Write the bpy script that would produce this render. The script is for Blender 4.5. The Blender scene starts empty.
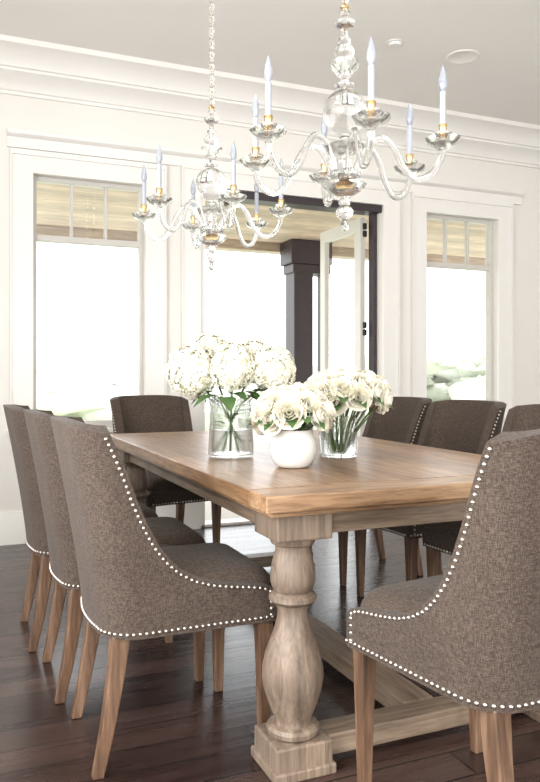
import bpy, math, random
from mathutils import Vector, Matrix, noise
random.seed(7)
D=bpy.data; C=bpy.context
scene=C.scene
coll=scene.collection
# ---------------------------------------------------------------- materials
def new_mat(name):
    m=D.materials.new(name); m.use_nodes=True
    nt=m.node_tree
    return m,nt,nt.nodes['Principled BSDF']
def plain(name,col,rough=0.5,metal=0.0,**kw):
    m,nt,b=new_mat(name)
    b.inputs['Base Color'].default_value=(*col,1)
    b.inputs['Roughness'].default_value=rough
    b.inputs['Metallic'].default_value=metal
    for k,v in kw.items(): b.inputs[k.replace('_',' ')].default_value=v
    return m
def N(nt,t,**kw):
    n=nt.nodes.new(t)
    for k,v in kw.items(): setattr(n,k,v)
    return n
def ramp(nt,stops):
    r=N(nt,'ShaderNodeValToRGB'); e=r.color_ramp.elements
    while len(e)<len(stops): e.new(0.5)
    for i,(p,c) in enumerate(stops):
        e[i].position=p; e[i].color=(*c,1)
    return r
def noise_tex(nt,coord,scale,nscale=1.0,detail=4,rough=0.6):
    mp=N(nt,'ShaderNodeMapping'); mp.inputs['Scale'].default_value=scale
    nt.links.new(coord,mp.inputs['Vector'])
    n=N(nt,'ShaderNodeTexNoise'); n.inputs['Scale'].default_value=nscale
    n.inputs['Detail'].default_value=detail; n.inputs['Roughness'].default_value=rough
    nt.links.new(mp.outputs[0],n.inputs['Vector'])
    return n
def mixc(nt,a,b,fac,mode='MIX'):
    m=N(nt,'ShaderNodeMix',data_type='RGBA',blend_type=mode)
    for sock,v in ((m.inputs['Factor'],fac),(m.inputs['A'],a),(m.inputs['B'],b)):
        if isinstance(v,(int,float)): sock.default_value=v
        elif isinstance(v,tuple): sock.default_value=(*v,1)
        else: nt.links.new(v,sock)
    return m.outputs['Result']
def painted(name,col,rough=0.55):
    m,nt,b=new_mat(name)
    tc=N(nt,'ShaderNodeTexCoord')
    n=noise_tex(nt,tc.outputs['Object'],(1,1,1),1.3,3)
    r=ramp(nt,[(0.3,tuple(c*0.97 for c in col)),(0.7,col)])
    nt.links.new(n.outputs['Fac'],r.inputs[0]); nt.links.new(r.outputs[0],b.inputs['Base Color'])
    b.inputs['Roughness'].default_value=rough
    return m
def wood(name,axis,c1,c2,c3,rough=0.4,board=0.0,baxis='X',dens=1.0,coat=0.0,pore=0.78):
    m,nt,b=new_mat(name)
    tc=N(nt,'ShaderNodeTexCoord'); co=tc.outputs['Object']
    big=28*dens; sm=2.2*dens
    if board>0:
        sx=N(nt,'ShaderNodeSeparateXYZ'); nt.links.new(co,sx.inputs[0])
        dv=N(nt,'ShaderNodeMath',operation='DIVIDE'); nt.links.new(sx.outputs[baxis],dv.inputs[0]); dv.inputs[1].default_value=board
        fl=N(nt,'ShaderNodeMath',operation='FLOOR'); nt.links.new(dv.outputs[0],fl.inputs[0])
        wn=N(nt,'ShaderNodeTexWhiteNoise',noise_dimensions='1D'); nt.links.new(fl.outputs[0],wn.inputs['W'])
        sc_=N(nt,'ShaderNodeVectorMath',operation='SCALE'); nt.links.new(wn.outputs['Color'],sc_.inputs[0]); sc_.inputs['Scale'].default_value=9.0
        ad=N(nt,'ShaderNodeVectorMath',operation='ADD'); nt.links.new(co,ad.inputs[0]); nt.links.new(sc_.outputs[0],ad.inputs[1])
        gco=ad.outputs[0]
    else: gco=co
    sc={'X':(sm,big,big),'Y':(big,sm,big),'Z':(big,big,sm)}[axis]
    n1=noise_tex(nt,gco,sc,1.0,6,0.65)
    n2=noise_tex(nt,gco,tuple(s*4 for s in sc),1.0,3,0.6)
    n3=noise_tex(nt,co,(3,3,3),1.0,2)
    r=ramp(nt,[(0.30,c1),(0.5,c2),(0.70,c3)])
    nt.links.new(n1.outputs['Fac'],r.inputs[0])
    r2=ramp(nt,[(0.38,(pore,pore,pore)),(0.56,(1,1,1))])
    nt.links.new(n2.outputs['Fac'],r2.inputs[0])
    col=mixc(nt,r.outputs[0],r2.outputs[0],0.75,'MULTIPLY')
    r3=ramp(nt,[(0.35,(0.82,0.82,0.84)),(0.65,(1.08,1.06,1.04))])
    nt.links.new(n3.outputs['Fac'],r3.inputs[0])
    col=mixc(nt,col,r3.outputs[0],0.8,'MULTIPLY')
    if board>0:
        rb=ramp(nt,[(0,(0.74,0.72,0.71)),(1,(1.1,1.08,1.06))]); nt.links.new(wn.outputs['Value'],rb.inputs[0])
        col=mixc(nt,col,rb.outputs[0],1.0,'MULTIPLY')
        fr=N(nt,'ShaderNodeMath',operation='FRACT'); nt.links.new(dv.outputs[0],fr.inputs[0])
        lt=N(nt,'ShaderNodeMath',operation='LESS_THAN'); nt.links.new(fr.outputs[0],lt.inputs[0]); lt.inputs[1].default_value=0.012
        col=mixc(nt,col,tuple(x*0.6 for x in c1),lt.outputs[0])
    nt.links.new(col,b.inputs['Base Color'])
    b.inputs['Roughness'].default_value=rough
    b.inputs['Coat Weight'].default_value=coat
    b.inputs['Coat Roughness'].default_value=0.25
    bp=N(nt,'ShaderNodeBump'); bp.inputs['Strength'].default_value=0.15; bp.inputs['Distance'].default_value=0.004
    nt.links.new(n2.outputs['Fac'],bp.inputs['Height']); nt.links.new(bp.outputs[0],b.inputs['Normal'])
    return m

M_wall=painted('wall_paint',(0.79,0.765,0.725))
M_trim=painted('trim_paint',(0.84,0.82,0.79),0.4)
M_ceil=painted('ceiling_paint',(0.88,0.855,0.82),0.7)
M_wframe=painted('window_frame_paint',(0.60,0.58,0.54),0.4)
M_dark=plain('dark_bronze_frame',(0.035,0.024,0.030),0.45)
M_black=plain('black_hinge',(0.03,0.026,0.026),0.4,0.6)
TC=((0.21,0.106,0.048),(0.38,0.222,0.115),(0.52,0.335,0.19))
M_tabletop=wood('oak_table_top','Y',*TC,0.32,0.165,'X',pore=0.62)
M_tableend=wood('oak_table_end','X',(0.20,0.105,0.052),(0.355,0.215,0.12),(0.48,0.32,0.19),0.36,pore=0.62)
M_tableleg=wood('oak_table_leg','Z',(0.165,0.122,0.088),(0.275,0.21,0.157),(0.37,0.295,0.226),0.5,0.058,'X')
M_stretch=wood('oak_stretcher','X',(0.16,0.112,0.076),(0.27,0.198,0.14),(0.36,0.275,0.20),0.5)
M_stretchY=wood('oak_stretcher_long','Y',(0.16,0.112,0.076),(0.27,0.198,0.14),(0.36,0.275,0.20),0.5)
M_chairleg=wood('chair_leg_wood','Z',(0.070,0.038,0.022),(0.155,0.086,0.050),(0.285,0.178,0.115),0.45)
M_nail=plain('nickel_nailhead',(0.66,0.62,0.57),0.28,1.0)
M_brass=plain('brass',(0.78,0.52,0.24),0.25,1.0)
M_candle=plain('candle_sleeve',(0.44,0.47,0.54),0.35)
M_bulb=plain('frosted_bulb',(0.58,0.62,0.70),0.12)
M_bulb.node_tree.nodes['Principled BSDF'].inputs['Transmission Weight'].default_value=0.6
M_ceramic=plain('white_ceramic',(0.76,0.76,0.74),0.18)
M_leaf=plain('green_leaf',(0.07,0.14,0.04),0.45)
M_stem=plain('green_stem',(0.09,0.14,0.045),0.5)
M_deck=painted('deck_concrete',(0.62,0.59,0.55),0.8)
M_plastic=plain('white_plastic',(0.8,0.79,0.76),0.4)

def glassmat(name,rough=0.0,ior=1.5,tint=(1,1,1),clear=0.0):
    m,nt,b=new_mat(name)
    b.inputs['Base Color'].default_value=(*tint,1)
    b.inputs['Transmission Weight'].default_value=1.0
    b.inputs['Roughness'].default_value=rough
    b.inputs['IOR'].default_value=ior
    if clear>0:
        tr=N(nt,'ShaderNodeBsdfTransparent'); mx=N(nt,'ShaderNodeMixShader'); mx.inputs[0].default_value=clear
        out=nt.nodes['Material Output']
        nt.links.new(b.outputs[0],mx.inputs[1]); nt.links.new(tr.outputs[0],mx.inputs[2]); nt.links.new(mx.outputs[0],out.inputs['Surface'])
    return m
M_crystal=glassmat('crystal',0.0,1.5,(0.99,0.995,1.0),0.12)
M_vase=glassmat('vase_glass',0.0,1.3,(0.97,0.99,0.98),0.35)
M_water=glassmat('water',0.0,1.2,(0.93,0.97,0.95),0.4)
def panemat():
    m,nt,b=new_mat('window_pane')
    nt.nodes.remove(b)
    tr=N(nt,'ShaderNodeBsdfTransparent'); gl=N(nt,'ShaderNodeBsdfGlossy'); gl.inputs['Roughness'].default_value=0.02
    mx=N(nt,'ShaderNodeMixShader'); mx.inputs[0].default_value=0.05
    nt.links.new(tr.outputs[0],mx.inputs[1]); nt.links.new(gl.outputs[0],mx.inputs[2])
    nt.links.new(mx.outputs[0],nt.nodes['Material Output'].inputs['Surface'])
    return m
M_pane=panemat()

def fabric():
    m,nt,b=new_mat('brown_linen')
    tc=N(nt,'ShaderNodeTexCoord'); co=tc.outputs['Object']
    a=noise_tex(nt,co,(90,90,640),1.0,2,0.5)
    c=noise_tex(nt,co,(560,560,78),1.0,2,0.5)
    g=noise_tex(nt,co,(5,5,5),1.0,3,0.5)
    mx=N(nt,'ShaderNodeMath',operation='ADD'); nt.links.new(a.outputs['Fac'],mx.inputs[0]); nt.links.new(c.outputs['Fac'],mx.inputs[1])
    hf=N(nt,'ShaderNodeMath',operation='MULTIPLY'); nt.links.new(mx.outputs[0],hf.inputs[0]); hf.inputs[1].default_value=0.5
    r=ramp(nt,[(0.38,(0.038,0.026,0.0195)),(0.5,(0.071,0.051,0.0395)),(0.62,(0.122,0.092,0.074))])
    nt.links.new(hf.outputs[0],r.inputs[0])
    r3=ramp(nt,[(0.3,(0.88,0.88,0.88)),(0.7,(1.05,1.05,1.05))]); nt.links.new(g.outputs['Fac'],r3.inputs[0])
    nt.links.new(mixc(nt,r.outputs[0],r3.outputs[0],1.0,'MULTIPLY'),b.inputs['Base Color'])
    b.inputs['Roughness'].default_value=0.9
    b.inputs['Specular IOR Level'].default_value=0.3
    b.inputs['Sheen Weight'].default_value=0.08
    b.inputs['Sheen Roughness'].default_value=0.5
    bp=N(nt,'ShaderNodeBump'); bp.inputs['Strength'].default_value=0.3; bp.inputs['Distance'].default_value=0.002
    nt.links.new(hf.outputs[0],bp.inputs['Height']); nt.links.new(bp.outputs[0],b.inputs['Normal'])
    return m
M_fabric=fabric()

def floor_mat():
    m,nt,b=new_mat('dark_hardwood')
    tc=N(nt,'ShaderNodeTexCoord'); co=tc.outputs['Object']
    br=N(nt,'ShaderNodeTexBrick'); nt.links.new(co,br.inputs['Vector'])
    br.offset=0.37; br.inputs['Scale'].default_value=1.0
    br.inputs['Brick Width'].default_value=1.3; br.inputs['Row Height'].default_value=0.125
    br.inputs['Mortar Size'].default_value=0.0035; br.inputs['Mortar Smooth'].default_value=0.3
    br.inputs['Color1'].default_value=(0.026,0.015,0.013,1); br.inputs['Color2'].default_value=(0.078,0.046,0.038,1)
    br.inputs['Mortar'].default_value=(0.004,0.003,0.003,1)
    n=noise_tex(nt,co,(2.5,30,1),1.0,5,0.65)
    r=ramp(nt,[(0.3,(0.55,0.53,0.53)),(0.7,(1.35,1.3,1.3))]); nt.links.new(n.outputs['Fac'],r.inputs[0])
    nt.links.new(mixc(nt,br.outputs['Color'],r.outputs[0],1.0,'MULTIPLY'),b.inputs['Base Color'])
    n2=noise_tex(nt,co,(2,22,1),1.0,4,0.6)
    mr=N(nt,'ShaderNodeMapRange'); nt.links.new(n2.outputs['Fac'],mr.inputs['Value'])
    mr.inputs['To Min'].default_value=0.18; mr.inputs['To Max'].default_value=0.34
    nt.links.new(mr.outputs[0],b.inputs['Roughness'])
    bp=N(nt,'ShaderNodeBump'); bp.inputs['Strength'].default_value=0.6; bp.inputs['Distance'].default_value=0.004
    iv=N(nt,'ShaderNodeMath',operation='SUBTRACT'); iv.inputs[0].default_value=1.0; nt.links.new(br.outputs['Fac'],iv.inputs[1])
    ng=N(nt,'ShaderNodeMath',operation='MULTIPLY_ADD'); nt.links.new(n.outputs['Fac'],ng.inputs[0]); ng.inputs[1].default_value=0.25; nt.links.new(iv.outputs[0],ng.inputs[2])
    nt.links.new(ng.outputs[0],bp.inputs['Height']); nt.links.new(bp.outputs[0],b.inputs['Normal'])
    return m
M_floor=floor_mat()
def petal_mat(name,c1,c2,sss=0.15,s=30):
    m,nt,b=new_mat(name)
    tc=N(nt,'ShaderNodeTexCoord')
    n=noise_tex(nt,tc.outputs['Object'],(s,s,s),1.0,2)
    r=ramp(nt,[(0.35,c1),(0.65,c2)]); nt.links.new(n.outputs['Fac'],r.inputs[0])
    nt.links.new(r.outputs[0],b.inputs['Base Color'])
    b.inputs['Roughness'].default_value=0.6
    if sss:
        b.inputs['Subsurface Weight'].default_value=sss
        b.inputs['Subsurface Radius'].default_value=(0.01,0.008,0.004)
        b.inputs['Subsurface Scale'].default_value=0.5
    return m
M_hyd=petal_mat('hydrangea_petal',(0.74,0.71,0.58),(0.84,0.82,0.71),0.0,40)
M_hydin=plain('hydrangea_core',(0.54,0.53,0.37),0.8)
M_rose=petal_mat('rose_petal',(0.86,0.82,0.68),(0.90,0.875,0.78),0.1)
def out_mat(name,c1,c2,s):
    m,nt,b=new_mat(name)
    tc=N(nt,'ShaderNodeTexCoord')
    n=noise_tex(nt,tc.outputs['Object'],(s,s,s),1.0,5,0.7)
    r=ramp(nt,[(0.35,c1),(0.65,c2)]); nt.links.new(n.outputs['Fac'],r.inputs[0])
    nt.links.new(r.outputs[0],b.inputs['Base Color']); b.inputs['Roughness'].default_value=0.9
    b.inputs['Specular IOR Level'].default_value=0.0
    return m
M_tree=out_mat('hazy_foliage',(0.60,0.63,0.54),(0.76,0.78,0.70),1.5)  # pale, washed-out tones put the distance haze into the leaf colour
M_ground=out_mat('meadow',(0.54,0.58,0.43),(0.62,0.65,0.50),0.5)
M_porch=wood('porch_ceiling_wood','X',(0.44,0.35,0.25),(0.60,0.49,0.37),(0.70,0.60,0.47),0.6,0.12,'Y')

# ---------------------------------------------------------------- mesh builder
class MB:
    def __init__(s): s.v=[]; s.f=[]
    def add(s,vs,fs,mat=None):
        o=len(s.v)
        for p in vs:
            p=Vector(p)
            s.v.append(tuple(mat@p if mat else p))
        for f in fs: s.f.append(tuple(i+o for i in f))
    def box(s,x0,x1,y0,y1,z0,z1,mat=None):
        vs=[(x0,y0,z0),(x1,y0,z0),(x1,y1,z0),(x0,y1,z0),(x0,y0,z1),(x1,y0,z1),(x1,y1,z1),(x0,y1,z1)]
        s.add(vs,[(0,3,2,1),(4,5,6,7),(0,1,5,4),(1,2,6,5),(2,3,7,6),(3,0,4,7)],mat)
    def lathe(s,prof,c=(0,0,0),seg=24,mod=None,mat=None):
        vs=[];fs=[];n=len(prof)
        for (r,z) in prof:
            for k in range(seg):
                a=2*math.pi*k/seg
                rr=r*(mod(a,z) if mod else 1)
                vs.append((c[0]+rr*math.cos(a),c[1]+rr*math.sin(a),c[2]+z))
        for j in range(n-1):
            for k in range(seg):
                k2=(k+1)%seg
                fs.append((j*seg+k,j*seg+k2,(j+1)*seg+k2,(j+1)*seg+k))
        fs.append(tuple(reversed(range(seg)))); fs.append(tuple((n-1)*seg+k for k in range(seg)))
        s.add(vs,fs,mat)
    def tube(s,pts,rad,seg=10,mat=None):
        pts=[Vector(p) for p in pts]; n=len(pts)
        if isinstance(rad,(int,float)): rad=[rad]*n
        t0=(pts[1]-pts[0]).normalized()
        u=t0.orthogonal().normalized()
        vs=[];fs=[]
        for i,p in enumerate(pts):
            t=(pts[min(i+1,n-1)]-pts[max(i-1,0)]).normalized()
            u=(u-t*u.dot(t)).normalized(); w=t.cross(u)
            for k in range(seg):
                a=2*math.pi*k/seg
                vs.append(p+(u*math.cos(a)+w*math.sin(a))*rad[i])
        for j in range(n-1):
            for k in range(seg):
                k2=(k+1)%seg
                fs.append((j*seg+k,j*seg+k2,(j+1)*seg+k2,(j+1)*seg+k))
        fs.append(tuple(reversed(range(seg)))); fs.append(tuple((n-1)*seg+k for k in range(seg)))
        s.add(vs,fs,mat)
    def sphere(s,c,r,seg=10,rings=6,sc=(1,1,1),mat=None,nz=0.0,seed=0):
        vs=[];fs=[]
        for j in range(1,rings):
            th=math.pi*j/rings
            for k in range(seg):
                a=2*math.pi*k/seg
                d=Vector((math.sin(th)*math.cos(a),math.sin(th)*math.sin(a),-math.cos(th)))
                q=r*(1+(nz*noise.noise(d*2.2+Vector((seed,seed*1.7,0))) if nz else 0))
                vs.append((c[0]+d.x*q*sc[0],c[1]+d.y*q*sc[1],c[2]+d.z*q*sc[2]))
        b=len(vs); vs.append((c[0],c[1],c[2]-r*sc[2])); vs.append((c[0],c[1],c[2]+r*sc[2]))
        for j in range(rings-2):
            for k in range(seg):
                k2=(k+1)%seg
                fs.append((j*seg+k,j*seg+k2,(j+1)*seg+k2,(j+1)*seg+k))
        for k in range(seg):
            k2=(k+1)%seg
            fs.append((b,k2,k)); fs.append((b+1,(rings-2)*seg+k,(rings-2)*seg+k2))
        s.add(vs,fs,mat)
    def mesh(s,name,mat,smooth=0):
        me=D.meshes.new(name); me.from_pydata(s.v,[],s.f); me.materials.append(mat)
        me.update()
        if smooth:
            me.shade_smooth(); me.set_sharp_from_angle(angle=math.radians(smooth))
        return me
    def obj(s,name,mat,parent=None,smooth=0,bevel=0,seg=2,loc=None):
        o=D.objects.new(name,s.mesh(name,mat,smooth)); coll.objects.link(o)
        if parent: o.parent=parent
        if loc: o.location=loc
        if bevel:
            bm=o.modifiers.new('bevel','BEVEL'); bm.width=bevel; bm.segments=seg; bm.limit_method='ANGLE'; bm.angle_limit=math.radians(50)
        return o
def empty(name,loc=(0,0,0),rz=0):
    e=D.objects.new(name,None); e.empty_display_size=0.1; coll.objects.link(e)
    e.location=loc; e.rotation_euler=(0,0,rz)
    return e
def boxobj(name,mat,b,parent=None,bevel=0):
    m=MB(); m.box(*b); return m.obj(name,mat,parent,0,bevel)

# ---------------------------------------------------------------- camera
H=1.08
cam=D.cameras.new('camera'); co=D.objects.new('camera',cam); coll.objects.link(co)
co.location=(0,0,H); co.rotation_euler=(math.radians(90),0,math.radians(-23.0))
cam.sensor_fit='HORIZONTAL'; cam.sensor_width=36; cam.lens=740/540*36; cam.shift_y=-16/540
cam.clip_start=0.05; cam.clip_end=500
scene.camera=co

# ---------------------------------------------------------------- room
XL,XR,YB,YF,ZC=-1.3,6.3,-3.2,5.0,3.14
boxobj('floor',M_floor,(XL-0.15,XR+0.15,YB-0.15,YF+0.15,-0.12,0))
boxobj('ceiling',M_ceil,(XL-0.15,XR+0.15,YB-0.15,YF+0.15,ZC,ZC+0.15))
W1=(0.458,1.192,0.73,2.38); DO=(1.585,3.078,0.0,2.41); W2=(3.479,4.204,0.73,2.39)
def wallY(name,y0,y1,openings,mat):
    m=MB(); x=XL-0.15
    for (a,b,z0,z1) in openings:
        m.box(x,a,y0,y1,0,ZC)
        if z0>0: m.box(a,b,y0,y1,0,z0)
        m.box(a,b,y0,y1,z1,ZC)
        x=b
    m.box(x,XR+0.15,y0,y1,0,ZC)
    return m.obj(name,mat)
wallY('wall_back',YF,YF+0.15,[W1,DO,W2],M_wall)
wallY('wall_front',YB-0.15,YB,[(0.0,1.8,0.6,2.5),(2.6,4.4,0.6,2.5)],M_wall)
m=MB()
m.box(XL-0.15,XL,YB,-1.6,0,ZC); m.box(XL-0.15,XL,-1.6,2.6,0,0.6); m.box(XL-0.15,XL,-1.6,2.6,2.5,ZC); m.box(XL-0.15,XL,2.6,YF,0,ZC)
m.obj('wall_left',M_wall)
boxobj('wall_right',M_wall,(XR,XR+0.15,YB,YF,0,ZC))
def prism_x(name,prof,x0,x1,mat):
    n=len(prof); vs=[(x0,y,z) for y,z in prof]+[(x1,y,z) for y,z in prof]
    fs=[(i,(i+1)%n,n+(i+1)%n,n+i) for i in range(n)]+[tuple(reversed(range(n))),tuple(range(n,2*n))]
    m=MB(); m.add(vs,fs); o=m.obj(name,mat,smooth=30); return o
Y=YF
prof=[(Y,2.87),(Y-0.018,2.87),(Y-0.018,2.89),(Y-0.03,2.895),(Y-0.04,2.92),(Y-0.065,2.95),(Y-0.10,2.975),(Y-0.12,2.985),(Y-0.12,3.0),
      (Y-0.135,3.005),(Y-0.145,3.03),(Y-0.17,3.06),(Y-0.20,3.085),(Y-0.235,3.10),(Y-0.25,3.105),(Y-0.25,ZC-0.001),(Y,ZC-0.001)]
prism_x('trim_1',prof,XL,XR,M_trim)
prof=[(Y,2.535),(Y-0.02,2.535),(Y-0.02,2.60),(Y-0.035,2.605),(Y-0.05,2.62),(Y-0.055,2.64),(Y,2.645)]
prism_x('trim_2',prof,0.30,4.45,M_trim)
prof=[(Y,0.0),(Y-0.022,0.0),(Y-0.022,0.17),(Y-0.014,0.185),(Y-0.012,0.205),(Y,0.205)]
prism_x('baseboard_back_left',prof,XL,1.44,M_trim)
prism_x('baseboard_back_right',prof,3.22,XR,M_trim)
def casing(name,a,b,z0,z1,w=0.13,sill=True):
    m=MB(); y0=YF-0.025; zb=0 if not sill else z0-0.12
    m.box(a-w,a,y0,YF,zb,z1); m.box(b,b+w,y0,YF,zb,z1)
    m.box(a-w,b+w,y0,YF,z1,z1+w-0.02)
    for (p,q) in ((a-w-0.012,a-w),(b+w,b+w+0.012)):
        m.box(p,q,y0-0.014,YF,zb,z1+w-0.02)
    m.box(a-w-0.012,b+w+0.012,y0-0.014,YF,z1+w-0.02,z1+w+0.012)
    if sill:
        m.box(a-w-0.03,b+w+0.03,YF-0.06,YF+0.02,z0-0.03,z0)
    m.obj(name,M_trim)
casing('trim_3',*W1); casing('trim_4',*DO,sill=False); casing('trim_5',*W2)
def window(name,a,b,z0,z1,bar):
    e=empty(name,((a+b)/2,YF+0.08,(z0+z1)/2)); ox,oy,oz=e.location
    f=MB(); y0,y1=-0.03,0.03; t=0.028
    A,B,Z0,Z1=a-ox,b-ox,z0-oz,z1-oz; bz=bar-oz
    f.box(A,A+t,y0,y1,Z0,Z1); f.box(B-t,B,y0,y1,Z0,Z1)
    f.box(A+t,B-t,y0,y1,Z0,Z0+t+0.015); f.box(A+t,B-t,y0,y1,Z1-t,Z1)
    f.box(A+t,B-t,y0,y1,bz-0.02,bz+0.02)
    w=(B-A-2*t)/3
    for k in (1,2):
        x=A+t+w*k; f.box(x-0.009,x+0.009,y0+0.01,y1-0.01,bz+0.02,Z1-t)
    f.obj('frame',M_wframe,e,bevel=0.003)
    g=MB(); g.box(A+t,B-t,-0.003,0.003,Z0+t,Z1-t); g.obj('pane',M_pane,e)
window('window_1',*W1,1.98); window('window_2',*W2,1.985)

e=empty('door_1',((DO[0]+DO[1])/2,YF+0.075,0)); ox,oy=e.location.x,e.location.y
f=MB()
f.box(1.80-ox,DO[1]-ox,-0.075,0.075,2.355,2.409)
f.box(1.80-ox,1.82-ox,-0.03,0.03,2.31,2.355)
f.box(DO[1]-0.035-ox,DO[1]-0.001-ox,0.0,0.074,0.0,2.355)
f.obj('head_frame',M_dark,e,bevel=0.003)
f=MB()
f.box(DO[0]-ox+0.001,1.80-ox,-0.07,0.07,2.35,2.409)
f.box(DO[0]-ox+0.001,DO[0]-ox+0.04,-0.07,0.07,0,2.35)
f.box(DO[0]-ox+0.001,DO[1]-ox-0.001,-0.07,0.07,0.0,0.02)
f.obj('jamb',M_trim,e,bevel=0.003)
lx=3.0-ox; f=MB(); ly0=0.09; ly1=0.80
f.box(lx-0.022,lx+0.022,ly0,ly0+0.10,0.03,2.34); f.box(lx-0.022,lx+0.022,ly1-0.09,ly1,0.03,2.34)
f.box(lx-0.022,lx+0.022,ly0+0.10,ly1-0.09,0.03,0.27); f.box(lx-0.022,lx+0.022,ly0+0.10,ly1-0.09,2.24,2.34)
f.obj('leaf',M_wframe,e,bevel=0.003)
f=MB(); f.box(lx-0.003,lx+0.003,ly0+0.10,ly1-0.09,0.27,2.24); f.obj('leaf_pane',M_pane,e)
f=MB()
for z in (2.24,1.45,0.45):
    f.box(lx-0.002,lx+0.028,ly0-0.02,ly0+0.012,z-0.055,z-0.005); f.box(lx-0.002,lx+0.028,ly0-0.02,ly0+0.012,z+0.005,z+0.055)
f.obj('hinges',M_black,e,bevel=0.004)

# exterior porch
boxobj('porch_floor',M_deck,(-4,10,YF+0.15,7.7,-0.14,-0.02))
boxobj('porch_ceiling',M_porch,(-4,10,YF+0.15,7.6,2.56,2.64))
boxobj('porch_beam',M_porch,(-4,10,7.6,7.78,2.46,2.70))
e=empty('porch_column',(3.60,7.45,0))
f=MB()
f.box(-0.20,0.03,-0.12,0.12,-0.02,2.3); f.box(0.185,0.235,-0.10,0.10,-0.02,2.3)
f.obj('post',M_dark,e,bevel=0.01)
f=MB(); f.box(-0.25,0.25,-0.16,0.16,2.3,2.56); f.box(-0.22,0.24,-0.14,0.14,2.2,2.3)
f.obj('capital',M_dark,e,bevel=0.01)
boxobj('meadow_ground',M_ground,(-120,200,8.5,260,-1.3,-1.1))
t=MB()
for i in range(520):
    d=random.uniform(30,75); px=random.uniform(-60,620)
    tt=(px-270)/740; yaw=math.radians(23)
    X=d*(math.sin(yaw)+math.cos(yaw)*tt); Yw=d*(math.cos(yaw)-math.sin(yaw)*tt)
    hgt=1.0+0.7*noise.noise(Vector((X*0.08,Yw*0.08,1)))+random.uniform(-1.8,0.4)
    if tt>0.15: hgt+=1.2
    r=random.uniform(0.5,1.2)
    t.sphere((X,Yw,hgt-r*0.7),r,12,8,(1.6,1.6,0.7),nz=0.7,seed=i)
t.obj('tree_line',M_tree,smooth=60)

f=MB(); f.lathe([(0.0,0.0),(0.035,-0.0),(0.04,0.008),(0.04,0.014),(0.055,0.016),(0.055,0.02)],(0,0,0),24)
f.obj('smoke_detector',M_plastic,smooth=40,loc=(2.507,3.92,ZC-0.0205))
f=MB(); f.lathe([(0.0,0.004),(0.085,0.004),(0.09,0.001),(0.104,0.001),(0.108,0.004),(0.108,0.007)],(0,0,0),36)
f.obj('ceiling_speaker',M_ceil,smooth=40,loc=(3.02,3.92,ZC-0.0075))

# ---------------------------------------------------------------- dining table
TX0,TX1,TY0,TY1,TZ=0.728,1.886,1.733,3.92,0.77
tcx,tcy=(TX0+TX1)/2,(TY0+TY1)/2
T=empty('dining_table',(tcx,tcy,0))
hx,hy=(TX1-TX0)/2,(TY1-TY0)/2
be=0.13
f=MB(); f.box(-hx,hx,-hy+be,hy-be,TZ-0.045,TZ); f.obj('top',M_tabletop,T,bevel=0.004)
f=MB(); f.box(-hx-0.001,hx+0.001,-hy,-hy+be-0.0015,TZ-0.045,TZ); f.box(-hx-0.001,hx+0.001,hy-be+0.0015,hy,TZ-0.045,TZ); f.obj('breadboard_ends',M_tableend,T,bevel=0.004)
f=MB(); i=0.018; f.box(-hx+i,hx-i,-hy+i,hy-i,TZ-0.060,TZ-0.045); f.obj('under_molding',M_tableend,T,bevel=0.005)
L=0.132
lxs=(-hx+L,hx-L); lys=(-hy+L,hy-L)
f=MB()
for s in (-1,1):
    f.box(-hx+L,hx-L,s*(hy-L)-0.055,s*(hy-L)+0.055,0.645,TZ-0.060)
f.obj('end_aprons',M_stretch,T,bevel=0.003)
f=MB()
for s in (-1,1):
    f.box(s*(hx-L)-0.055,s*(hx-L)+0.055,-hy+L,hy-L,0.645,TZ-0.060)
f.obj('side_aprons',M_stretchY,T,bevel=0.003)
legprof=[(0.045,0.640),(0.060,0.636),(0.064,0.626),(0.060,0.616),(0.050,0.611),(0.048,0.600),(0.052,0.585),(0.058,0.560),(0.062,0.530),(0.0625,0.510),(0.057,0.493),(0.050,0.484),
 (0.058,0.480),(0.066,0.472),(0.067,0.462),(0.060,0.454),(0.046,0.448),(0.042,0.430),(0.043,0.412),(0.050,0.385),(0.063,0.350),(0.077,0.312),(0.085,0.272),(0.086,0.245),(0.080,0.212),(0.068,0.176),(0.057,0.148),(0.051,0.132),(0.053,0.124),
 (0.068,0.119),(0.074,0.110),(0.072,0.098),(0.06,0.088)]
k=0
for lx_ in lxs:
    for ly_ in lys:
        k+=1
        f=MB(); f.lathe(list(reversed(legprof)),(0,0,0),40)
        f.obj('leg_%d_turning'%k,M_tableleg,T,smooth=35,loc=(lx_,ly_,0))
        f=MB(); f.box(-0.083,0.083,-0.083,0.083,0.636,TZ-0.060); f.box(-0.083,0.083,-0.083,0.083,0.0,0.091)
        f.obj('leg_%d_blocks'%k,M_tableleg,T,bevel=0.006,loc=(lx_,ly_,0))
        f=MB(); f.box(-0.091,0.091,-0.091,0.091,0.0,0.030); f.obj('leg_%d_plinth'%k,M_tableleg,T,bevel=0.006,loc=(lx_,ly_,0))
f=MB()
for s in lys: f.box(lxs[0]+0.08,lxs[1]-0.08,s-0.045,s+0.045,0.025,0.085)
f.obj('cross_stretchers',M_stretch,T,bevel=0.006)
f=MB(); f.box(-0.055,0.055,lys[0]+0.045,lys[1]-0.045,0.025,0.085); f.obj('long_stretcher',M_stretchY,T,bevel=0.006)

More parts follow.
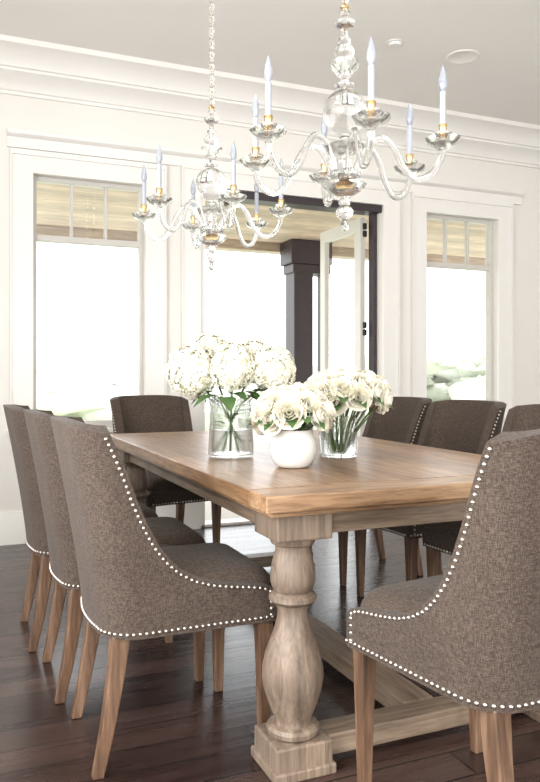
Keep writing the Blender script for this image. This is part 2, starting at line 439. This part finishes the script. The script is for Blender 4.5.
# ---------------------------------------------------------------- chair (local: +y forward)
rows=[(.37,.250),(.40,.252),(.44,.250),(.462,.243),(.473,.222),(.480,.180),(.487,.125),(.498,.065),(.515,.015),(.54,-.028),(.575,-.066),(.62,-.100),(.68,-.132),(.745,-.160),(.81,-.183),(.87,-.203),(.915,-.218),(.94,-.228),(.955,-.236)]
def yrear(z): return -0.245-0.095*max(0,(z-.37)/.59)**1.25
def wid(z): return 0.238+0.014*(z-.37)/.59
def upath(z,yf,t,nstr=7,narc=7,nb=9):
    w=wid(z)-t; yr=yrear(z)+t; rc=min(0.105-t*0.6,(yf-yr)*0.95)
    pts=[]
    for i in range(nstr): pts.append((-w,yf+(yr+rc-yf)*i/nstr))
    for i in range(narc): 
        a=math.pi+ (math.pi/2)*i/narc
        pts.append((-w+rc+rc*math.cos(a),yr+rc+rc*math.sin(a)))
    for i in range(nb+1):
        x=(-w+rc)+(2*(w-rc))*i/nb
        pts.append((x,yr-0.012*(1-(x/(w-rc))**2)))
    for i in range(1,narc+1):
        a=1.5*math.pi+(math.pi/2)*i/narc
        pts.append((w-rc+rc*math.cos(a),yr+rc+rc*math.sin(a)))
    for i in range(1,nstr+1): pts.append((w,yr+rc+(yf-yr-rc)*i/nstr))
    return pts
def crown(z,x,w):
    k=max(0,min(1,(z-0.80)/0.155)); k=k*k*(3-2*k)
    return z-0.028*k*min(1,abs(x)/w)**5
shell=MB(); vs=[];fs=[]; TH=0.048
for (z,yf) in rows:
    o=upath(z,yf,0); inn=upath(z,yf,TH)
    w=wid(z)
    for (x,y) in o: vs.append((x,y,crown(z,x,w)))
    for (x,y) in reversed(inn): vs.append((x,y,crown(z,x,w)))
n=len(o); R=2*n
for j in range(len(rows)-1):
    for i in range(R):
        i2=(i+1)%R
        fs.append((j*R+i,j*R+i2,(j+1)*R+i2,(j+1)*R+i))
jt=(len(rows)-1)*R
for i in range(n-1):
    fs.append((jt+i,jt+i+1,jt+R-2-i,jt+R-1-i))
    fs.append((i+1,i,R-1-i,R-2-i))
shell.add(vs,fs)
ME_shell=shell.mesh('back_shell',M_fabric,60)
def rrect(w,y0,y1,rb,rf,n=6):
    pts=[]
    for cx,cy,r,a0 in ((w-rb,y0+rb,rb,-90),(w-rf,y1-rf,rf,0),(-w+rf,y1-rf,rf,90),(-w+rb,y0+rb,rb,180)):
        for i in range(n+1):
            a=math.radians(a0+90*i/n); pts.append((cx+r*math.cos(a),cy+r*math.sin(a)))
    return pts
def stack(layers,cap=True):
    m=MB(); vs=[];fs=[]
    for pts,z in layers:
        for p in pts: vs.append((p[0],p[1],z))
    n=len(layers[0][0])
    for j in range(len(layers)-1):
        for i in range(n):
            i2=(i+1)%n; fs.append((j*n+i,j*n+i2,(j+1)*n+i2,(j+1)*n+i))
    fs.append(tuple(reversed(range(n)))); fs.append(tuple((len(layers)-1)*n+i for i in range(n)))
    m.add(vs,fs); return m
base=stack([(rrect(.232,-.235,.262,.10,.03),.372),(rrect(.232,-.235,.266,.10,.03),.40),(rrect(.232,-.235,.266,.10,.03),.455)])
ME_base=base.mesh('seat_base',M_fabric,60)
ly=[]
for k in range(9):
    a=k/8*math.pi/2
    ins=0.055*(1-math.cos(a)); zz=.455+.062*math.sin(a)
    ly.append((rrect(.212-ins*0.9,-.20+ins*.3,.262-ins*0.9,.08,.05),zz))
for g,zz in ((.10,.524),(.14,.527),(.18,.528)):
    ly.append((rrect(.212-g*.9,-.20+g*.6,.262-g,.05,.03),zz))
cush=stack([(rrect(.212,-.20,.262,.08,.05),.44)]+ly)
ME_cush=cush.mesh('seat_cushion',M_fabric,60)
nails=MB()
def resample(poly,step):
    out=[];prev=Vector(poly[0]);out.append(prev.copy())
    need=step
    for q in poly[1:]:
        q=Vector(q); seg=(q-prev).length
        while seg>=need:
            prev=prev+(q-prev).normalized()*need; out.append(prev.copy()); seg-=need; need=step
        need-=seg; prev=q
    return out
st=0.0175; nr=0.0054
def nail(p): nails.sphere(p,nr,8,5)
for s in (-1,1):
    path=[]
    for (z,yf) in rows[3:]:
        path.append((s*(wid(z)),yf-0.014,crown(z-0.004,wid(z),wid(z))))
    for p in resample(path,st): nail(p)
    for i in range(4): nail((s*.239,.232,.390+i*.0185))
pts=upath(.385,.250,0)
for p in resample([(x,y,.384) for x,y in pts],st): nail(p)
for p in resample([(-.215+i*.01,.266,.384) for i in range(44)],st): nail(p)
ME_nail=nails.mesh('nailheads',M_nail,60)
def legm(name,secs):
    m=MB(); vs=[];fs=[]
    for (x,y,z,h) in secs: vs+= [(x-h,y-h,z),(x+h,y-h,z),(x+h,y+h,z),(x-h,y+h,z)]
    for j in range(len(secs)-1):
        for i in range(4):
            i2=(i+1)%4; fs.append((j*4+i,j*4+i2,(j+1)*4+i2,(j+1)*4+i))
    b=(len(secs)-1)*4
    fs+=[(3,2,1,0),(b,b+1,b+2,b+3)]
    m.add(vs,fs); return m.mesh(name,M_chairleg)
ME_legs=[]
for s in (-1,1):
    ME_legs.append(legm('leg_front',[(s*.203,.222,0,.014),(s*.203,.222,.2,.0185),(s*.203,.222,.375,.0235)]))
    ME_legs.append(legm('leg_rear',[(s*.190,-.255,0,.0155),(s*.188,-.228,.13,.0185),(s*.185,-.205,.27,.022),(s*.183,-.193,.375,.025)]))
def chair(x,y,rz):
    e=empty('dining_chair',(x,y,0),math.radians(rz))
    for nm,me,bv in (('back_shell',ME_shell,.012),('seat_base',ME_base,.008),('seat_cushion',ME_cush,0),('nailheads',ME_nail,0)):
        o=D.objects.new(nm,me); coll.objects.link(o); o.parent=e
        if bv:
            b=o.modifiers.new('bevel','BEVEL'); b.width=bv; b.segments=3; b.limit_method='ANGLE'; b.angle_limit=math.radians(55)
    for i,me in enumerate(ME_legs):
        o=D.objects.new('leg_%d'%(i+1),me); coll.objects.link(o); o.parent=e
        b=o.modifiers.new('bevel','BEVEL'); b.width=.004; b.segments=2
    return e
chair(0.605,2.20,-90); chair(0.57,2.71,-90); chair(0.53,3.22,-90)
chair(1.205,1.475,8).scale=(1,1,1.02)
chair(2.05,2.36,90+3); chair(2.05,2.96,90+3); chair(2.05,3.55,90)
chair(1.13,4.19,180+10)

# ---------------------------------------------------------------- chandeliers
def chandelier(x,y,rot):
    E=empty('chandelier',(x,y,0),rot)
    g=MB()
    col=[(0.002,1.585),(0.012,1.590),(0.018,1.602),(0.012,1.614),(0.008,1.622),(0.016,1.628),(0.028,1.640),(0.032,1.655),(0.024,1.668),(0.013,1.676),(0.022,1.684),(0.022,1.692),(0.014,1.700)]
    g.lathe(col,seg=16)
    g.lathe([(0.014,1.700),(0.030,1.708),(0.056,1.725),(0.072,1.742),(0.076,1.752),(0.064,1.756),(0.045,1.76)],seg=20,mod=lambda a,z:1+0.05*math.cos(10*a))
    g.lathe([(0.03,1.76),(0.05,1.766),(0.058,1.776),(0.055,1.79),(0.04,1.80),(0.024,1.806)],seg=24)
    g.lathe([(0.016,1.806),(0.02,1.83),(0.014,1.85),(0.03,1.862),(0.058,1.868),(0.070,1.882),(0.066,1.886),(0.03,1.876),(0.014,1.88)],seg=24,mod=lambda a,z:1+0.04*math.cos(8*a))
    g.lathe([(0.012,1.88),(0.018,1.892),(0.012,1.905),(0.022,1.915),(0.012,1.925)],seg=16)
    ball=[(0.012,1.925)]+[(0.078*math.sin(a),2.003-0.078*math.cos(a)) for a in [math.pi*k/16 for k in range(2,15)]]+[(0.014,2.082)]
    g.lathe(ball,seg=32)
    g.lathe([(0.014,2.084),(0.034,2.088),(0.036,2.098),(0.014,2.106),(0.012,2.12),(0.028,2.132),(0.048,2.16),(0.053,2.178),(0.047,2.18),(0.02,2.150),(0.012,2.165),
             (0.012,2.19),(0.030,2.20),(0.037,2.217),(0.030,2.234),(0.012,2.244),(0.020,2.25),(0.022,2.26),(0.012,2.27),(0.014,2.29),(0.032,2.305),(0.037,2.318),(0.012,2.324),(0.010,2.345),(0.018,2.355),(0.008,2.37)],seg=20)
    def spline(P,n=10):
        out=[]
        for i in range(len(P)-1):
            p0=P[max(i-1,0)];p1=P[i];p2=P[i+1];p3=P[min(i+2,len(P)-1)]
            for k in range(n):
                t=k/n
                out.append(tuple(0.5*((2*p1[c])+(-p0[c]+p2[c])*t+(2*p0[c]-5*p1[c]+4*p2[c]-p3[c])*t*t+(-p0[c]+3*p1[c]-3*p2[c]+p3[c])*t**3) for c in range(2)))
        out.append(P[-1]); return out
    arm=spline([(0.045,1.775),(0.062,1.83),(0.095,1.885),(0.14,1.895),(0.175,1.855),(0.205,1.79),(0.25,1.745),(0.30,1.755),(0.333,1.80),(0.34,1.838)],7)
    brass=MB(); cand=MB(); bulb=MB()
    for k in range(6):
        a=math.radians(60*k)
        ca,sa=math.cos(a),math.sin(a)
        g.tube([(r*ca,r*sa,z) for r,z in arm],[0.0112]*len(arm),12)
        c=(0.34*ca,0.34*sa,0)
        g.lathe([(0.008,1.83),(0.018,1.836),(0.03,1.845),(0.051,1.856),(0.060,1.870),(0.057,1.871),(0.040,1.858),(0.02,1.853),(0.01,1.853)],c,24,mod=lambda a,z:1+0.05*math.cos(8*a))
        g.lathe([(0.010,1.853),(0.021,1.860),(0.026,1.875),(0.030,1.89),(0.027,1.891),(0.02,1.876),(0.008,1.868)],c,16)
        brass.lathe([(0.009,1.869),(0.011,1.88),(0.009,1.888),(0.013,1.898),(0.015,1.915),(0.014,1.917)],c,14)
        cand.lathe([(0.0105,1.917),(0.0105,2.025),(0.009,2.027)],c,14)
        bulb.lathe([(0.006,2.027),(0.0105,2.035),(0.0145,2.05),(0.0145,2.062),(0.011,2.082),(0.006,2.10),(0.0015,2.115)],c,12)
    g.obj('crystal_body',M_crystal,E,smooth=50)
    brass.lathe([(0.02,1.757),(0.024,1.76),(0.02,1.764)],seg=16)
    brass.lathe([(0.015,2.368),(0.017,2.372),(0.006,2.385)],seg=16)
    zz=2.40
    brass.lathe([(0.0012,2.38),(0.0012,ZC-0.04)],seg=6)
    brass.obj('brass_fittings',M_brass,E,smooth=40); cand.obj('candle_sleeves',M_candle,E,smooth=40); bulb.obj('flame_bulbs',M_bulb,E,smooth=50)
    ch=MB(); i=0
    while zz<ZC-0.06:
        if i%2==0: ch.sphere((0,0,zz),0.015,10,7,(1,1,1.0))
        else: ch.sphere((0,0,zz),0.012,10,7,(1,1,1.5))
        zz+=0.029; i+=1
    ch.obj('crystal_chain',M_crystal,E,smooth=50)
    cp=MB(); cp.lathe([(0.012,ZC-0.055),(0.04,ZC-0.045),(0.06,ZC-0.02),(0.065,ZC-0.001)],seg=24); cp.obj('canopy',M_brass,E,smooth=40)
base_ang=math.radians(-90-23+8)
chandelier(1.258,2.292,base_ang); chandelier(1.14,3.41,base_ang+math.radians(13))

# ---------------------------------------------------------------- flowers
def basis(nrm,spin=0):
    z=nrm.normalized(); x=z.orthogonal().normalized(); x=Matrix.Rotation(spin,3,z)@x; y=z.cross(x)
    return Matrix((x,y,z)).transposed().to_4x4()
def floret(m,p,nrm,s,spin):
    B=Matrix.Translation(p)@basis(nrm,spin)
    for k in range(4):
        a=k*math.pi/2; ca,sa=math.cos(a),math.sin(a)
        def P(u,v,w): return (u*ca-v*sa,u*sa+v*ca,w)
        vs=[P(0,0,0),P(s*.55,-s*.46,s*.14),P(s*.62,0,s*.24),P(s*.55,s*.46,s*.14),P(s*1.02,-s*.26,s*.0),P(s*1.1,0,s*.06),P(s*1.02,s*.26,s*.0)]
        m.add(vs,[(0,1,2),(0,2,3),(1,4,5,2),(2,5,6,3)],B)
def hydrangea(m,core,c,r,seed):
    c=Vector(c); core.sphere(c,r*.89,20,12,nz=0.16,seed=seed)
    n=int(460*(r/.09)**2)
    for i in range(n):
        z=1-2*(i+.5)/n; ph=i*2.39996
        q=math.sqrt(1-z*z); d=Vector((q*math.cos(ph),q*math.sin(ph),z))
        d=(d+Vector([random.uniform(-.06,.06) for _ in range(3)])).normalized()
        rr=r*(0.95+0.20*noise.noise(d*2.6+Vector((seed,seed*1.7,0)))+random.uniform(-.04,.03))
        nd=(d+Vector([random.uniform(-.25,.25) for _ in range(3)])).normalized()
        floret(m,c+d*rr,nd,random.uniform(.0095,.012),random.uniform(0,1.5))
def rose(m,c,nrm,r,spin):
    B=Matrix.Translation(c)@basis(nrm,spin)
    lay=[(3,.26,1.0,.0,1.4),(4,.42,1.0,.04,1.0),(5,.60,.95,.14,.85),(5,.80,.82,.30,.8),(6,1.0,.60,.5,.7)]
    for li,(n,rad,ht,curl,hw) in enumerate(lay):
        for k in range(n):
            ph0=2*math.pi*(k+li*.37)/n+random.uniform(-.12,.12); hh=ht*random.uniform(.95,1.04)
            tilt=random.uniform(-.03,.05)
            vs=[];fs=[];U,V=6,5
            for j in range(V+1):
                v=j/V
                for i in range(U+1):
                    u=-1+2*i/U
                    edge=1-0.18*u*u*v
                    rho=rad*(0.25+0.75*math.sin(min(1,v*1.25)*math.pi/2))+curl*max(0,v-.6)*1.4+tilt*v*(1+u*.6)
                    a=ph0+u*hw*(0.55+0.45*v)
                    z=hh*v*edge*1.25 -0.55 - curl*0.5*max(0,v-.7)
                    vs.append((r*rho*math.cos(a),r*rho*math.sin(a),r*z))
            for j in range(V):
                for i in range(U):
                    fs.append((j*(U+1)+i,j*(U+1)+i+1,(j+1)*(U+1)+i+1,(j+1)*(U+1)+i))
            m.add(vs,fs,B)
def leaf(m,p,d,l,w):
    d=Vector(d).normalized(); side=d.cross(Vector((0,0,1))).normalized(); up=side.cross(d)
    p=Vector(p); vs=[];fs=[]
    prof=[0.05,.7,1,.8,.45,0.02]
    for j,q in enumerate(prof):
        t=j/5; c=p+d*l*t-Vector((0,0,1))*l*.35*t*t
        vs+=[c-side*w*q+up*w*q*.3,c,c+side*w*q+up*w*q*.3]
    for j in range(5):
        for i in range(2): fs.append((j*3+i,j*3+i+1,j*3+i+4,j*3+i+3))
    m.add(vs,fs)
E=empty('hydrangea_vase',(0.958,2.635,TZ))
v=MB(); v.lathe([(0.02,0.001),(0.078,0.001),(0.086,0.006),(0.086,0.05),(0.080,0.13),(0.080,0.19),(0.088,0.232),(0.092,0.236),(0.088,0.237),(0.083,0.232),(0.076,0.19),(0.076,0.13),(0.081,0.05),(0.080,0.014),(0.02,0.012)],seg=40)
v.obj('glass_vase',M_vase,E,smooth=50)
v=MB(); v.lathe([(0.01,0.0135),(0.078,0.0145),(0.0795,0.05),(0.0755,0.10),(0.075,0.105),(0.01,0.105)],seg=32); v.obj('water',M_water,E,smooth=40)
cR=Vector((math.cos(math.radians(23)),-math.sin(math.radians(23)),0)); cF=Vector((math.sin(math.radians(23)),math.cos(math.radians(23)),0))
heads=[(-.145,-.02,.325,.098),(.008,-.04,.340,.092),(.155,.0,.335,.092),(-.085,.09,.385,.088),(.08,.10,.365,.088)]
b=MB(); s=MB(); lf=MB(); cr=MB()
for i,(r_,d_,z_,rad) in enumerate(heads):
    c=cR*r_+cF*d_+Vector((0,0,z_)); hydrangea(b,cr,c,rad,i+3)
    bot=-(cR*r_+cF*d_)*.35; bot.z=.02
    mid=(cR*r_+cF*d_)*.25; mid.z=.2
    s.tube([bot,mid*.6+bot*.4,mid,mid*.4+c*.6-Vector((0,0,.02)),c],.0042,8)
for (r_,d_,z_,dr) in ((-.05,-.05,.235,(-1,-.2,-.1)),(.06,-.05,.235,(.6,-.9,-.2)),(.11,0,.25,(1,-.5,-.5)),(-.02,-.07,.23,(-.1,-1,-.2)),(.05,-.03,.25,(.9,-.9,-.4)),(-.06,.0,.25,(-.8,.6,-.2)),(.08,-.04,.25,(1,-.1,.1)),(0,-.05,.24,(.3,-1,.1))):
    leaf(lf,cR*r_+cF*d_+Vector((0,0,z_)),dr,.10,.034)
for i in range(10):
    a=i*.7; p=Vector((.03*math.cos(a),.03*math.sin(a),.05+.015*i)); leaf(lf,p,(math.cos(a),math.sin(a),.6),.06,.012)
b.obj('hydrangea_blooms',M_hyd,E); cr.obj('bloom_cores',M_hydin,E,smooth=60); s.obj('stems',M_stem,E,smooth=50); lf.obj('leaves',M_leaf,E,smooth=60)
def roses(E,center,ext,n,base,rr=(.038,.046)):
    b=MB(); s=MB(); lf=MB()
    center=Vector(center)
    for i in range(n):
        t=(i+.5)/n; z=1-1.2*t; ph=i*2.39996
        q=math.sqrt(max(0,1-z*z)); d=Vector((q*math.cos(ph),q*math.sin(ph),z))
        p=center+cR*(d.x*ext[0])+cF*(d.y*ext[1])+Vector((0,0,d.z*ext[2]))
        nrm=(cR*d.x+cF*d.y+Vector((0,0,d.z*1.0+.15))).normalized()
        rose(b,p,(nrm+Vector([random.uniform(-.2,.2) for _ in range(3)])).normalized(),random.uniform(*rr),random.uniform(0,6))
        s.tube([Vector(base)+Vector((d.x*.02,d.y*.02,0)),(Vector(base)+p)*.5,p],.003,6)
        leaf(lf,p-nrm*.035,(cR*d.x+cF*d.y+Vector((random.uniform(-.3,.3),random.uniform(-.3,.3),-.1))),.08,.026)
    b.obj('rose_blooms',M_rose,E,smooth=180); s.obj('stems',M_stem,E,smooth=50); lf.obj('leaves',M_leaf,E,smooth=60)
E=empty('rose_pot',(1.044,2.262,TZ))
v=MB(); v.lathe([(0.02,0.001),(0.048,0.001),(0.06,0.008),(0.073,0.03),(0.080,0.06),(0.077,0.09),(0.068,0.11),(0.066,0.122),(0.070,0.127),(0.064,0.127),(0.060,0.11),(0.02,0.10)],seg=40)
v.obj('ceramic_pot',M_ceramic,E,smooth=50)
roses(E,cR*.0+Vector((0,0,.172)),(.114,.10,.080),23,(0,0,.102))
E=empty('rose_vase',(1.331,2.477,TZ))
v=MB(); v.lathe([(0.02,0.001),(0.066,0.001),(0.072,0.006),(0.073,0.15),(0.075,0.156),(0.072,0.157),(0.068,0.15),(0.067,0.014),(0.02,0.012)],seg=36)
v.obj('glass_vase',M_vase,E,smooth=50)
v=MB(); v.lathe([(0.01,0.0135),(0.065,0.0145),(0.066,0.10),(0.01,0.10)],seg=32); v.obj('water',M_water,E,smooth=40)
roses(E,cR*.03+Vector((0,0,.225)),(.15,.12,.087),30,(0,0,.02))

# ---------------------------------------------------------------- light
w=D.worlds.new('world'); scene.world=w; w.use_nodes=True
bg=w.node_tree.nodes['Background']; bg.inputs[0].default_value=(0.95,0.98,1.0,1); bg.inputs[1].default_value=3.8
def area(name,loc,rot,sx,sy,e,col=(1,1,1)):
    l=D.lights.new(name,'AREA'); l.shape='RECTANGLE'; l.size=sx; l.size_y=sy; l.energy=e; l.color=col
    o=D.objects.new(name,l); coll.objects.link(o); o.location=loc; o.rotation_euler=rot; return o
area('fill_light_front_1',(0.9,YB+0.02,1.55),(math.radians(90),0,0),1.8,1.9,88,(1,.975,.94))  # added fill lamp just inside an unseen opening behind the camera
area('fill_light_front_2',(3.5,YB+0.02,1.55),(math.radians(90),0,0),1.8,1.9,76,(1,.975,.94))  # second added fill lamp, at the other unseen rear opening
area('fill_light_left',(XL+0.02,0.5,1.55),(math.radians(90),0,math.radians(-90)),4.2,1.9,152,(1,.98,.95))  # added fill from the left, set at an opening out of view
scene.view_settings.view_transform='Standard'
scene.view_settings.look='None'
scene.view_settings.exposure=0.04
